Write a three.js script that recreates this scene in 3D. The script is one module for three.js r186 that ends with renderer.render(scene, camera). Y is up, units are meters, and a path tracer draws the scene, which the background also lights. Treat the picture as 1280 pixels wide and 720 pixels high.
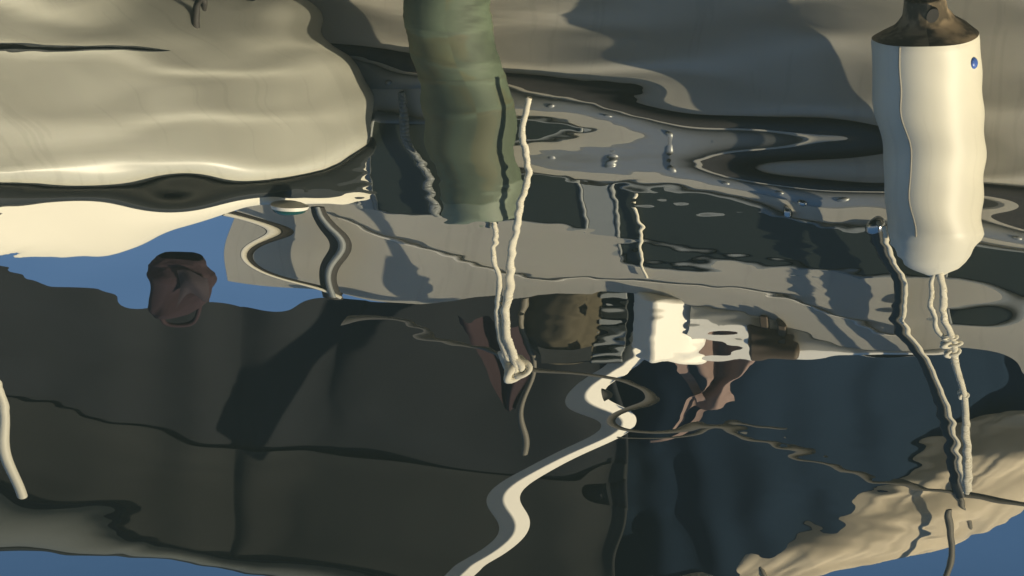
import * as THREE from 'three';
import { mergeGeometries } from 'three/addons/utils/BufferGeometryUtils.js';
import { RoundedBoxGeometry } from 'three/addons/geometries/RoundedBoxGeometry.js';

// ---------------------------------------------------------------- camera, sky, sun, exposure
const scene = new THREE.Scene();
const camera = new THREE.PerspectiveCamera(8.404, 16 / 9, 0.1, 2000);
camera.position.set(0, 1.9, 0);
camera.rotation.set(-20 * Math.PI / 180, 0, 0);

const renderer = new THREE.WebGLRenderer({ antialias: true });
renderer.toneMapping = THREE.LinearToneMapping;
renderer.toneMappingExposure = 6.3;          // a photograph exposed for a reflection: still water mirrors about a seventh of the light
renderer.shadowMap.enabled = true;

const SUN = new THREE.Vector3(0.724, 0.423, 0.545).normalize();
{
  const w = 512, h = 256, data = new Float32Array(w * h * 4);
  const zen = [0.050, 0.125, 0.265], mid = [0.064, 0.172, 0.345], hor = [0.50, 0.49, 0.45];
  for (let j = 0; j < h; j++) {
    const el = (j + 0.5) / h * Math.PI - Math.PI / 2;                 // row 0 is straight down
    const s = Math.max(0, Math.sin(el));
    for (let i = 0; i < w; i++) {
      const o = (j * w + i) * 4;
      const a = Math.exp(-s * 8), b = Math.min(1, s * 1.25);
      for (let c = 0; c < 3; c++) {
        const v = (mid[c] * (1 - b) + zen[c] * b) * (1 - a) + hor[c] * a;
        data[o + c] = el < 0 ? hor[c] * 0.4 : v;
      }
      data[o + 3] = 1;
    }
  }
  const sky = new THREE.DataTexture(data, w, h, THREE.RGBAFormat, THREE.FloatType);
  sky.mapping = THREE.EquirectangularReflectionMapping;
  sky.magFilter = THREE.LinearFilter; sky.needsUpdate = true;
  scene.background = sky; scene.environment = sky;
}
const sun = new THREE.DirectionalLight(new THREE.Color().setRGB(1, 0.87, 0.62), 4.2);
sun.position.copy(SUN).multiplyScalar(30).add(new THREE.Vector3(0, 0, -8));
sun.target.position.set(0, 0, -8);
sun.castShadow = true; sun.shadow.mapSize.set(4096, 4096);
Object.assign(sun.shadow.camera, { left: -12, right: 12, top: 12, bottom: -12, near: 1, far: 80 });
scene.add(sun, sun.target);

// ---------------------------------------------------------------- helpers
function rng(seed) { let s = seed >>> 0; return () => { s = (s + 0x6D2B79F5) >>> 0; let t = Math.imul(s ^ (s >>> 15), 1 | s); t = (t + Math.imul(t ^ (t >>> 7), 61 | t)) ^ t; return ((t ^ (t >>> 14)) >>> 0) / 4294967296; }; }
function lattice(seed) {
  const r = rng(seed), T = new Float32Array(65536); for (let i = 0; i < 65536; i++) T[i] = r();
  const at = (x, y) => T[((y & 255) << 8) | (x & 255)];
  return (x, y) => {
    const xi = Math.floor(x), yi = Math.floor(y), f = x - xi, g = y - yi, u = f * f * (3 - 2 * f), v = g * g * (3 - 2 * g);
    return (at(xi, yi) * (1 - u) + at(xi + 1, yi) * u) * (1 - v) + (at(xi, yi + 1) * (1 - u) + at(xi + 1, yi + 1) * u) * v;
  };
}
function fbm(n, x, y, oct = 4) { let s = 0, a = 0.5, t = 0; for (let o = 0; o < oct; o++) { s += a * n(x, y); t += a; x = x * 2.03 + 7.1; y = y * 2.03 + 3.7; a *= 0.5; } return s / t; }
function paint(w, h, fn, rep) {                                    // fn(u, v) -> linear rgb
  const d = new Uint8Array(w * h * 4), enc = (v) => Math.max(0, Math.min(255, Math.round(255 * (v <= 0.0031308 ? 12.92 * v : 1.055 * Math.pow(v, 1 / 2.4) - 0.055))));
  for (let j = 0; j < h; j++) for (let i = 0; i < w; i++) { const c = fn(i / w, j / h), o = (j * w + i) * 4; d[o] = enc(c[0]); d[o + 1] = enc(c[1]); d[o + 2] = enc(c[2]); d[o + 3] = 255; }
  const t = new THREE.DataTexture(d, w, h); t.colorSpace = THREE.SRGBColorSpace; t.magFilter = THREE.LinearFilter;
  t.wrapS = t.wrapT = THREE.RepeatWrapping; if (rep) t.repeat.set(...rep); t.needsUpdate = true; return t;
}
const mat = (rgb, rough = 0.6, extra = {}) => new THREE.MeshPhysicalMaterial({ color: new THREE.Color().setRGB(...rgb), roughness: rough, side: THREE.DoubleSide, ...extra });
const V = (a) => new THREE.Vector3(...a);
const taken = {};
function numbered(n) { taken[n] = (taken[n] ?? -1) + 1; return taken[n] ? `${n}_${String(taken[n]).padStart(3, '0')}` : n; }
function thing(name, label, category, [x, y, z] = [0, 0, 0], turn = 0, group) {
  const o = new THREE.Group(); o.name = numbered(name); o.position.set(x, y, z); o.rotation.y = turn;
  o.userData = { label, category }; if (group) o.userData.group = group; scene.add(o); return o;
}
function part(name, geo, m, parent, label) {
  const g = Array.isArray(geo) ? mergeGeometries(geo.map((q) => { const k = q.index ? q.toNonIndexed() : q; for (const n of Object.keys(k.attributes)) if (!['position', 'normal', 'uv'].includes(n)) k.deleteAttribute(n); return k; })) : geo;
  const o = new THREE.Mesh(g, m); o.name = name; o.castShadow = o.receiveShadow = true; if (label) o.userData.label = label; parent.add(o); return o;
}
function sheet(nu, nv, fn) {                                       // fn(u, v) -> [x, y, z]; smooth surface, uv 0..1
  const p = [], uv = [], ix = [];
  for (let j = 0; j <= nv; j++) for (let i = 0; i <= nu; i++) { p.push(...fn(i / nu, j / nv)); uv.push(i / nu, j / nv); }
  for (let j = 0; j < nv; j++) for (let i = 0; i < nu; i++) { const a = j * (nu + 1) + i, b = a + 1, c = a + nu + 1, d = c + 1; ix.push(a, b, d, a, d, c); }
  const g = new THREE.BufferGeometry(); g.setAttribute('position', new THREE.Float32BufferAttribute(p, 3)); g.setAttribute('uv', new THREE.Float32BufferAttribute(uv, 2)); g.setIndex(ix); g.computeVertexNormals(); return g;
}
const curve = (pts) => new THREE.CatmullRomCurve3(pts.map(V));
const tube = (pts, r, seg = 40, rad = 10) => new THREE.TubeGeometry(curve(pts), seg, r, rad, false);
function rope(pts, r, turns = 30, seg = 260) {                      // three laid strands
  const c = curve(pts), fr = c.computeFrenetFrames(seg), out = [];
  for (let k = 0; k < 3; k++) {
    const q = []; for (let i = 0; i <= seg; i++) {
      const a = i / seg * turns * 2 * Math.PI + k * 2.094, p = c.getPointAt(i / seg);
      q.push(p.addScaledVector(fr.normals[i], Math.cos(a) * r * 0.5).addScaledVector(fr.binormals[i], Math.sin(a) * r * 0.5));
    }
    out.push(new THREE.TubeGeometry(new THREE.CatmullRomCurve3(q), seg, r * 0.56, 6, false));
  }
  return out;
}
function box(w, h, d, x, y, z, r = 0.004) { const g = new RoundedBoxGeometry(w, h, d, 2, Math.min(r, w / 2.1, h / 2.1, d / 2.1)); g.translate(x, y, z); return g; }
function along(g, a, b) {                                          // put a geometry built on +y from 0 onto the segment a-b
  const A = V(a), d = V(b).sub(A); g.applyQuaternion(new THREE.Quaternion().setFromUnitVectors(new THREE.Vector3(0, 1, 0), d.clone().normalize())); g.translate(A.x, A.y, A.z); return g;
}
const smooth = (a, b, x) => { const t = Math.max(0, Math.min(1, (x - a) / (b - a))); return t * t * (3 - 2 * t); };
const interp = (tab, x) => { if (x <= tab[0][0]) return tab[0][1]; for (let i = 1; i < tab.length; i++) if (x <= tab[i][0]) { const t = (x - tab[i - 1][0]) / (tab[i][0] - tab[i - 1][0]); return tab[i - 1][1] + t * (tab[i][1] - tab[i - 1][1]); } return tab[tab.length - 1][1]; };

// ---------------------------------------------------------------- the water: a long slow ripple as a sum of plane waves (height in micrometres)
// each row: [waves per 6.4 m towards the boats, [waves per 3.2 m sideways, cosine height, sine height, ...]]
const RIPPLE = [
  [0, [1,-5,67, 2,-18,-97, 3,-77,-22, 4,-74,15, 5,-24,13, 6,-34,-10, 7,-13,10, 8,13,-3, 9,1,-3, 10,4,-26, 11,7,17, 12,0,-4, 13,-3,1, 14,-4,-2, 15,1,-2, 16,4,-1, 17,-1,-2, 19,-3,-3, 20,-1,-4, 21,-1,1]],
  [1, [-22,-1,2, -21,1,1, -20,1,3, -19,0,4, -18,-3,3, -17,1,0, -16,3,-1, -15,1,3, -14,-7,-3, -13,-8,-5, -12,-11,-2, -11,-8,-10, -10,9,2, -9,-9,14, -8,-9,42, -7,-1,16, -6,-26,-39, -5,-4,3, -4,9,-46, -3,23,-81, -2,-16,-100, -1,70,-217, 0,71,-48, 1,-252,-155, 2,-98,-84, 3,-101,39, 4,-67,-35, 5,61,26, 6,20,3, 7,-20,-13, 8,10,-32, 9,22,-7, 10,15,5, 11,14,1, 12,2,-3, 13,1,-1, 14,3,-7, 15,-1,-2, 16,2,-1, 19,-2,-2, 20,-1,-2, 21,0,-2]],
  [2, [-22,1,0, -21,0,1, -20,0,1, -19,1,1, -18,-2,1, -17,1,-3, -16,2,-1, -15,3,-1, -14,-3,3, -13,-10,6, -12,-11,1, -11,-8,-7, -10,9,10, -9,-4,-6, -8,-4,36, -7,4,-5, -6,-3,-87, -5,6,42, -4,-16,16, -3,43,-165, -2,24,-187, -1,99,-146, 0,-55,8, 1,-200,-144, 2,-119,-138, 3,-81,-29, 4,39,-4, 5,8,33, 6,22,1, 7,-9,35, 8,26,-29, 9,7,-21, 10,3,-30, 11,8,-12, 12,-3,6, 13,-2,-6, 14,4,-3, 15,-3,-4, 16,-1,-3, 18,-1,0, 19,-2,-1, 20,-1,0]],
  [3, [-21,1,1, -20,1,1, -19,-1,2, -18,1,3, -16,3,-1, -15,-1,-1, -14,-6,-4, -13,-10,-6, -12,-8,-8, -11,-16,-5, -10,-9,-5, -9,7,8, -8,-18,2, -7,27,6, -6,-29,-35, -5,33,10, -4,-19,-48, -3,46,-9, -2,-11,-67, -1,-168,62, 0,-40,46, 1,-55,89, 2,-80,140, 3,-2,-89, 4,21,25, 5,-20,31, 6,29,-4, 7,5,0, 8,22,-4, 9,14,-30, 10,9,-12, 11,-4,-11, 12,3,-5, 13,-6,-4, 14,-1,-4, 15,-1,-2, 16,-2,0, 17,-1,-2, 18,-2,3, 19,-1,1, 20,-1,0, 21,0,-1, 22,-1,0]],
  [4, [-22,0,1, -21,2,1, -20,0,-1, -19,-1,1, -18,1,3, -17,3,-4, -16,-3,1, -15,-3,0, -14,-7,-2, -13,-13,2, -12,-1,-8, -10,3,9, -9,-2,-9, -8,15,-12, -7,2,3, -6,2,-9, -5,-35,25, -4,-52,-78, -3,44,2, -2,-70,-81, -1,-42,96, 0,-80,100, 1,-94,-77, 2,-32,42, 3,68,-37, 4,12,-19, 5,-4,35, 6,2,-34, 7,30,-28, 8,22,1, 9,14,-19, 10,0,-2, 11,-11,-4, 12,-3,-7, 13,-4,-3, 14,-5,1, 16,1,0, 19,-1,-1, 20,1,1, 21,-1,-1, 22,1,-1]],
  [5, [-21,1,1, -20,2,1, -19,2,0, -18,-1,-1, -17,-2,0, -16,2,-3, -15,-4,-3, -14,-4,1, -13,-1,-4, -12,-8,0, -11,-10,8, -10,4,3, -9,1,-10, -8,-3,12, -7,-1,7, -6,-24,4, -5,-47,30, -4,-4,15, -3,-41,-28, -2,-90,44, -1,39,70, 0,13,-11, 1,26,88, 2,-41,49, 3,-11,27, 4,-32,-26, 5,-28,6, 6,9,3, 7,-3,-3, 8,8,-27, 9,1,-9, 10,10,-20, 11,-14,-6, 12,-3,3, 13,-7,-5, 14,-4,-4, 15,-5,1, 16,-1,-1, 17,1,-1, 20,0,-3, 21,2,-1, 22,0,-1]],
  [6, [-22,-2,0, -20,-1,0, -19,-3,1, -17,3,1, -16,0,2, -15,-3,0, -14,-4,1, -13,3,5, -11,1,-5, -10,-2,-4, -9,-5,-18, -8,1,-6, -7,0,17, -6,-1,6, -5,-18,24, -4,42,62, -3,-1,6, -2,76,43, 0,77,40, 1,39,55, 2,-60,156, 3,67,30, 4,44,28, 5,-12,18, 6,25,11, 7,15,10, 8,-32,-6, 9,-8,8, 10,-9,-5, 11,-4,6, 12,-8,0, 13,-5,0, 14,-3,-6, 15,2,-1, 16,2,0, 17,1,0, 18,3,-3, 20,0,-1, 21,-1,-1, 22,2,-1]],
  [7, [-22,0,1, -21,1,1, -20,1,0, -19,1,1, -18,1,2, -17,0,2, -16,-1,1, -15,0,1, -14,4,0, -13,2,1, -12,0,4, -11,-5,-10, -10,-10,4, -9,4,2, -8,-3,-4, -7,-1,24, -6,2,-5, -5,-2,-17, -4,34,-16, -3,56,8, -1,45,-7, 0,78,47, 1,55,-42, 2,-62,59, 3,-6,-29, 4,-20,2, 5,25,12, 6,-4,-7, 7,18,-16, 8,15,-16, 9,-13,-7, 10,-12,1, 11,-1,4, 12,0,-2, 13,-5,-2, 14,0,-3, 15,5,0, 16,2,-4, 17,2,2, 18,0,-1, 19,1,-2, 20,-1,0, 22,1,0]],
  [8, [-22,-1,2, -21,1,1, -20,2,2, -19,1,3, -18,1,2, -17,3,4, -16,-1,2, -15,-2,2, -14,-3,0, -13,1,1, -12,6,2, -11,1,-12, -10,-14,-2, -9,-17,1, -8,-9,9, -7,11,-19, -6,13,4, -5,27,14, -4,32,-14, -3,5,18, -2,0,-85, -1,26,11, 0,45,-35, 1,60,56, 2,81,-44, 3,27,28, 4,12,-14, 5,-28,12, 6,15,-14, 7,-17,-6, 8,-13,21, 9,2,-11, 10,0,-6, 11,-1,1, 12,-5,0, 13,-1,6, 14,-2,5, 15,3,-2, 16,7,-3, 17,3,2, 18,1,1, 21,0,-1, 22,0,-1]],
  [9, [-21,-1,0, -20,1,2, -19,2,0, -18,2,4, -17,-1,1, -15,-1,3, -14,-1,6, -13,-1,3, -12,-5,-6, -11,-10,-3, -10,-2,3, -9,-9,-4, -8,1,-3, -7,21,11, -6,-17,-12, -5,-9,-38, -4,15,-11, -3,26,-15, -2,-12,-1, -1,25,-32, 0,15,1, 1,-21,7, 2,-20,-38, 3,26,24, 4,17,8, 5,-29,-17, 6,28,1, 7,14,-10, 8,17,-10, 9,-3,5, 10,-3,-7, 11,-4,-8, 12,12,8, 13,1,0, 14,6,0, 15,1,-3, 16,3,-2, 17,0,-1, 18,1,0, 19,2,0, 20,-1,-3, 21,1,0, 22,0,-1]],
  [10, [-22,-1,0, -21,0,1, -19,0,-1, -18,0,2, -17,-1,-1, -15,-2,0, -14,-3,3, -13,0,-2, -12,4,1, -11,-8,-8, -10,-4,3, -9,-10,-5, -8,-9,-3, -7,13,11, -6,-10,-19, -5,20,-16, -4,-9,45, -3,31,5, -2,-4,-44, -1,-44,-10, 0,13,-84, 1,10,-8, 2,23,34, 3,-7,13, 4,-24,-12, 5,4,-26, 6,7,-27, 7,16,-21, 8,-4,4, 9,2,-15, 10,-8,-2, 11,6,0, 12,0,1, 13,-2,2, 14,3,-3, 15,5,1, 17,0,-1, 18,0,-2, 19,-1,-2, 20,0,-1, 21,-1,-2, 22,-1,0]],
  [11, [-22,0,1, -21,-1,1, -20,1,1, -19,0,-1, -18,-1,-2, -17,-2,1, -16,4,0, -15,0,1, -14,2,-2, -13,2,1, -12,3,-1, -11,1,-1, -10,8,1, -9,-11,4, -8,-14,1, -7,-12,-8, -6,-24,-4, -5,7,-17, -4,27,32, -3,-6,-12, -2,-44,9, -1,-30,-13, 0,42,-35, 1,-56,8, 2,18,-21, 3,-32,-2, 4,14,-1, 5,-17,-25, 6,0,2, 7,-11,-10, 8,-5,6, 9,11,-6, 10,6,4, 11,2,5, 12,2,7, 13,-1,-2, 14,3,1, 15,2,1, 16,1,-1, 17,1,0, 18,-1,-1, 19,0,-3, 21,1,0, 22,1,0]],
  [12, [-22,0,-1, -21,0,1, -20,1,0, -18,0,1, -17,1,-2, -15,3,-2, -14,3,-2, -13,5,-3, -12,3,-3, -11,-2,1, -10,-8,0, -9,-5,1, -8,-5,-1, -7,1,-1, -6,-2,-17, -5,-15,-7, -4,14,2, -3,-27,-12, -2,-40,2, -1,-26,-1, 0,-36,39, 1,24,-4, 2,8,-9, 3,-9,9, 4,-16,44, 5,-12,-5, 6,-11,-15, 7,2,-5, 8,-1,-1, 9,0,9, 10,-7,3, 11,4,12, 12,6,-2, 13,4,1, 14,2,-2, 15,3,5, 16,-2,0, 17,1,0, 20,0,-1, 22,0,-1]],
  [13, [-21,1,-1, -20,1,-1, -19,0,-1, -18,1,-1, -17,1,-2, -16,2,-1, -15,2,1, -14,0,-6, -13,8,-1, -12,4,-2, -11,-10,1, -10,-2,-5, -9,-12,1, -8,-10,-5, -7,-6,7, -6,14,1, -5,4,0, -4,15,12, -3,19,10, -2,-1,-6, -1,-18,33, 0,6,3, 1,-14,-24, 2,-14,4, 3,2,18, 4,-4,-18, 5,-9,-13, 6,8,14, 7,-3,9, 8,2,-10, 9,1,-9, 11,5,1, 12,4,-4, 13,2,0, 14,2,-2, 15,-1,-1, 16,-2,2, 17,1,-1, 18,0,-1, 20,-1,1]],
  [14, [-22,-1,-1, -21,-1,0, -20,1,0, -19,2,-1, -17,-2,0, -16,-2,-1, -15,1,1, -14,-3,2, -13,4,-1, -12,4,1, -11,0,-3, -10,3,2, -9,3,2, -8,2,21, -7,0,3, -6,5,-20, -5,0,-9, -4,10,8, -3,9,3, -2,14,14, -1,-11,8, 0,2,0, 1,0,-13, 2,13,-19, 3,-6,9, 4,14,-11, 5,-19,-6, 6,-6,-11, 7,0,-8, 8,5,-2, 9,2,-12, 10,-11,1, 11,-5,5, 12,1,0, 13,-1,1, 14,-3,-2, 15,2,3, 16,1,2, 17,1,0, 18,0,-3, 19,1,-2, 20,0,1, 21,1,2, 22,-1,1]],
  [15, [-22,-1,1, -21,0,-1, -20,0,-1, -19,1,0, -18,0,1, -17,-3,-2, -16,-2,0, -15,-2,1, -14,3,-3, -13,0,-2, -12,-2,3, -10,4,-9, -9,9,6, -8,1,5, -6,7,17, -5,-1,-3, -4,-1,-7, -3,10,18, -2,7,4, -1,-13,-6, 0,-27,0, 1,-31,-12, 2,-1,-5, 3,-12,24, 4,0,11, 5,1,10, 6,1,5, 7,-6,0, 8,0,4, 9,-7,-2, 10,-4,9, 11,-6,-2, 12,2,0, 13,-1,-3, 14,-1,-1, 15,-1,1, 16,-1,2, 17,1,-1, 18,-1,-1, 19,0,-1, 20,0,-1, 21,2,-1]],
  [16, [-22,0,-1, -21,1,0, -20,2,0, -17,0,-1, -16,-1,2, -15,0,-3, -14,-1,2, -13,5,1, -12,3,-1, -11,-3,-4, -10,-2,5, -9,-10,11, -8,7,1, -7,0,3, -6,-1,7, -5,5,-3, -4,6,17, -3,-6,-2, -2,14,14, -1,-5,-12, 0,-3,30, 1,-13,-8, 2,-11,-27, 3,-25,0, 4,20,3, 5,6,21, 6,4,-3, 7,5,-3, 8,-4,2, 9,-8,9, 10,-3,1, 11,-5,4, 12,-3,2, 13,-1,-1, 14,-3,-1, 15,1,-1, 16,-2,-2, 17,0,1, 18,0,-2, 19,0,1, 20,0,1, 22,-1,-1]],
  [17, [-22,-1,0, -20,2,0, -19,2,1, -18,1,2, -16,-2,0, -15,1,-3, -13,0,-1, -12,-2,-3, -11,-3,1, -10,-5,3, -9,0,-8, -8,0,8, -7,4,-3, -6,18,8, -5,0,16, -4,3,-10, -3,14,-4, -2,14,-4, -1,-8,11, 0,3,20, 1,10,21, 2,-2,-14, 3,2,13, 4,23,-6, 5,-1,6, 6,-6,9, 7,-13,5, 8,4,-2, 9,-6,1, 10,1,0, 11,-1,0, 12,0,3, 13,1,-3, 14,4,0, 15,-1,0, 16,1,0, 17,-1,0, 18,-1,2, 19,1,1, 20,0,1, 21,-1,0, 22,0,1]],
  [18, [-22,0,-1, -21,0,1, -20,1,0, -19,1,0, -18,1,0, -17,-1,-1, -16,-3,0, -15,-2,-2, -14,-1,0, -13,-2,-4, -12,1,1, -11,-4,-2, -10,-9,-1, -9,4,2, -8,5,3, -7,10,-2, -6,6,-3, -5,7,-1, -4,2,-5, -3,11,-19, -2,3,-7, -1,7,-2, 0,9,18, 1,-17,30, 2,-11,3, 3,-6,-10, 4,6,-14, 5,-7,-6, 6,4,-6, 7,-8,8, 8,-8,1, 9,-3,4, 10,3,0, 11,0,1, 12,-3,4, 13,0,-1, 14,1,-1, 15,3,-2, 16,0,1, 17,0,-1, 18,1,-1, 19,2,-1, 20,-1,-1, 22,-1,1]],
  [19, [-22,1,-1, -19,0,-1, -18,-1,0, -17,-2,0, -16,-1,-1, -15,-3,2, -14,-2,-4, -12,1,-1, -11,-1,-3, -10,-6,1, -9,0,7, -8,7,5, -7,7,3, -6,3,4, -5,-3,-12, -4,5,11, -3,-9,13, -2,-14,1, -1,-5,11, 0,15,1, 1,-7,11, 2,-7,-6, 3,-13,-10, 4,8,6, 5,-3,0, 6,-6,5, 7,7,-7, 8,3,0, 9,1,1, 10,1,-1, 11,0,-1, 12,1,4, 13,-1,-3, 14,-1,-2, 15,1,-1, 16,1,2, 17,0,2, 18,1,0, 19,0,-1, 20,1,-1, 21,-1,0, 22,0,-1]],
  [20, [-22,1,1, -21,1,1, -18,2,1, -17,-1,1, -16,0,-2, -15,0,1, -14,1,-1, -13,0,-2, -12,1,0, -10,2,-2, -9,3,-4, -8,-2,-3, -7,0,6, -6,4,9, -5,-5,5, -4,-2,8, -3,1,-7, -2,-10,-8, -1,4,-1, 0,-8,-2, 1,-3,3, 2,-2,5, 3,4,-3, 4,-1,-6, 5,5,7, 6,-3,2, 7,-3,3, 8,7,-4, 9,-3,-3, 10,3,1, 11,-2,0, 12,2,-2, 13,1,-2, 15,1,1, 16,1,2, 17,0,-1, 18,1,-1, 19,0,-1, 20,-1,-1, 21,0,-1]],
  [21, [-20,1,-1, -19,0,1, -18,-1,0, -17,0,-1, -16,2,1, -15,-2,-1, -14,2,1, -13,-1,-1, -12,-2,-1, -11,4,1, -10,3,0, -9,0,1, -8,1,0, -7,2,-1, -6,2,-3, -5,-4,-19, -4,1,0, -3,2,-15, -2,-4,-4, -1,7,4, 0,2,4, 1,-11,3, 2,-15,2, 3,-5,0, 4,2,0, 5,-1,1, 6,-3,-4, 7,4,0, 8,2,-6, 9,4,0, 10,3,-1, 12,4,-1, 13,-1,-1, 14,2,1, 15,0,1, 16,2,0, 17,2,0, 18,-1,1, 19,0,-1, 20,1,-1]],
  [22, [-20,0,2, -18,1,0, -17,-1,-1, -16,1,-1, -15,-1,-1, -14,1,0, -13,-1,-1, -12,-2,-1, -11,1,-1, -10,0,-2, -9,1,0, -8,-2,-4, -7,-1,5, -6,-1,6, -5,2,13, -4,-3,2, -3,3,-6, -2,0,-8, -1,3,-22, 0,8,-4, 1,7,-1, 2,-4,4, 3,0,2, 4,4,5, 5,3,3, 6,-3,1, 7,4,0, 8,1,-8, 9,4,-3, 10,-1,-3, 11,0,4, 12,0,2, 13,0,1, 14,4,-1, 15,1,1, 16,2,1, 17,1,0, 20,1,-1]],
  [23, [-21,-1,0, -20,-1,0, -19,-2,0, -18,1,-1, -15,0,-1, -13,-2,-4, -12,-3,0, -11,-2,1, -10,-4,-2, -8,7,1, -7,-4,0, -6,0,-2, -5,-9,3, -4,-2,-3, -3,-5,0, -2,-4,-4, -1,2,1, 0,13,-5, 1,6,-3, 2,6,-2, 3,1,-3, 4,8,-3, 5,2,-6, 6,4,-3, 7,1,-3, 8,9,-2, 9,-1,-1, 10,2,2, 11,2,5, 12,-1,0, 13,-1,2, 14,1,2, 15,-1,-2, 16,0,1, 17,2,-1, 18,1,1, 19,0,-1, 20,0,-1]],
  [24, [-21,-1,0, -17,0,2, -16,-1,1, -15,-1,1, -14,-3,1, -13,1,0, -12,-1,1, -11,1,2, -10,3,1, -9,2,3, -8,-3,4, -7,1,4, -6,0,3, -5,-6,-2, -4,-5,-9, -3,-3,-4, -2,-13,-12, -1,0,-2, 0,-13,-1, 1,-1,-10, 2,5,-1, 3,5,1, 4,6,-1, 5,4,3, 6,-1,1, 7,4,-6, 8,-3,4, 9,4,4, 10,1,1, 11,0,1, 13,-1,2, 14,0,2, 15,2,1, 17,-1,-2, 18,1,-1, 19,1,0, 20,-1,0, 22,1,-1]],
  [25, [-22,1,0, -18,0,1, -16,1,1, -15,-1,0, -14,-2,0, -13,-2,-2, -12,0,1, -11,-2,0, -10,-2,1, -9,1,1, -8,-1,4, -7,-2,6, -6,-4,5, -5,-2,2, -4,1,4, -3,-1,0, -2,-3,1, -1,-14,-5, 0,-1,-11, 1,-1,5, 2,-1,0, 3,2,-4, 4,2,-1, 5,3,-7, 6,-3,1, 7,2,-1, 8,-1,-1, 9,-3,4, 10,-1,0, 11,-5,3, 12,-1,-1, 13,1,0, 14,1,3, 15,-1,1, 16,-1,0, 17,1,-2, 19,0,1, 20,0,-1, 21,1,1]],
  [26, [-22,0,1, -19,0,1, -17,1,0, -16,-1,1, -15,-1,-1, -14,-1,-3, -13,2,2, -12,-2,-1, -11,-1,-2, -10,-2,0, -9,0,-4, -8,1,-2, -7,-5,0, -6,-6,0, -5,-5,1, -4,1,4, -3,4,-2, -2,-4,-1, -1,-13,-3, 0,-9,-7, 1,-4,1, 3,-2,7, 4,1,3, 5,-5,-2, 6,-5,-8, 7,2,-2, 8,-6,0, 9,-1,4, 11,-2,-2, 12,-2,1, 13,0,3, 14,0,1, 15,0,2, 16,-2,0, 18,-1,0, 19,-1,-1, 20,0,0, 22,0,1]],
  [27, [-22,0,1, -20,0,1, -19,1,0, -18,1,0, -17,0,1, -15,0,1, -14,-3,-1, -13,-1,-3, -12,-2,1, -11,-2,-2, -10,-3,-2, -9,-1,-7, -8,0,2, -7,1,3, -6,1,2, -5,1,2, -4,4,5, -3,1,1, -2,0,3, -1,-6,-5, 0,-3,-3, 1,2,4, 2,-2,4, 3,-6,-1, 4,-3,3, 5,-5,0, 6,-5,-4, 7,2,0, 9,-4,-2, 10,-1,-2, 11,0,2, 12,-1,-3, 13,0,1, 14,0,1, 16,0,-1, 18,1,0, 19,1,1, 20,0,0, 21,0,-1, 22,-1,0]],
  [28, [-22,0,0, -19,1,0, -17,0,1, -16,1,-1, -15,0,-1, -14,0,-2, -13,0,-3, -12,0,-1, -11,0,-1, -10,-4,-2, -9,0,-1, -8,1,-3, -7,-1,1, -6,1,2, -5,5,-1, -4,2,2, -3,-1,-1, -2,5,-2, -1,-4,1, 0,-5,0, 1,1,6, 2,2,2, 3,-2,-2, 4,0,3, 5,-3,-1, 6,-3,-3, 7,1,5, 8,2,0, 9,-2,1, 10,-1,1, 11,-1,2, 12,4,0, 13,1,2, 14,2,-1, 15,0,-2, 16,-1,0, 17,0,1, 18,0,1, 19,1,0, 21,-1,0, 22,-1,1]],
  [29, [-19,0,1, -18,1,0, -17,1,1, -16,0,-1, -15,-1,0, -14,-1,0, -13,-1,-2, -12,2,-1, -11,-2,1, -10,1,1, -9,1,0, -8,4,-2, -7,2,4, -5,0,-2, -4,2,1, -3,1,2, -2,-3,6, -1,-2,9, 0,5,1, 2,5,-4, 3,-1,-3, 4,-1,-3, 5,2,-1, 6,2,-2, 7,5,-2, 8,-1,-1, 9,2,-2, 10,-2,-3, 11,0,-3, 12,1,1, 13,-1,1, 14,0,1, 16,1,-1, 18,0,-1, 19,-1,2, 20,0,1, 21,1,0, 22,0,-1]],
  [30, [-21,-1,-1, -19,1,0, -17,1,0, -16,0,1, -15,-1,-1, -14,2,-1, -13,-1,-2, -12,0,-1, -11,-1,2, -10,-1,-1, -9,-2,3, -8,-2,1, -7,-4,8, -6,-6,1, -5,-2,2, -4,-2,-2, -3,-4,-1, -2,-7,2, -1,-5,-1, 0,-4,-7, 1,3,0, 2,2,-3, 3,4,-1, 4,3,-1, 5,8,0, 6,3,-4, 7,3,3, 8,3,1, 9,0,-1, 10,-1,-2, 11,2,-3, 12,0,-1, 13,0,2, 14,-1,0, 15,0,-2, 16,0,-1, 17,-1,0, 18,0,0, 20,0,1, 21,-1,0]]
];
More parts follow.
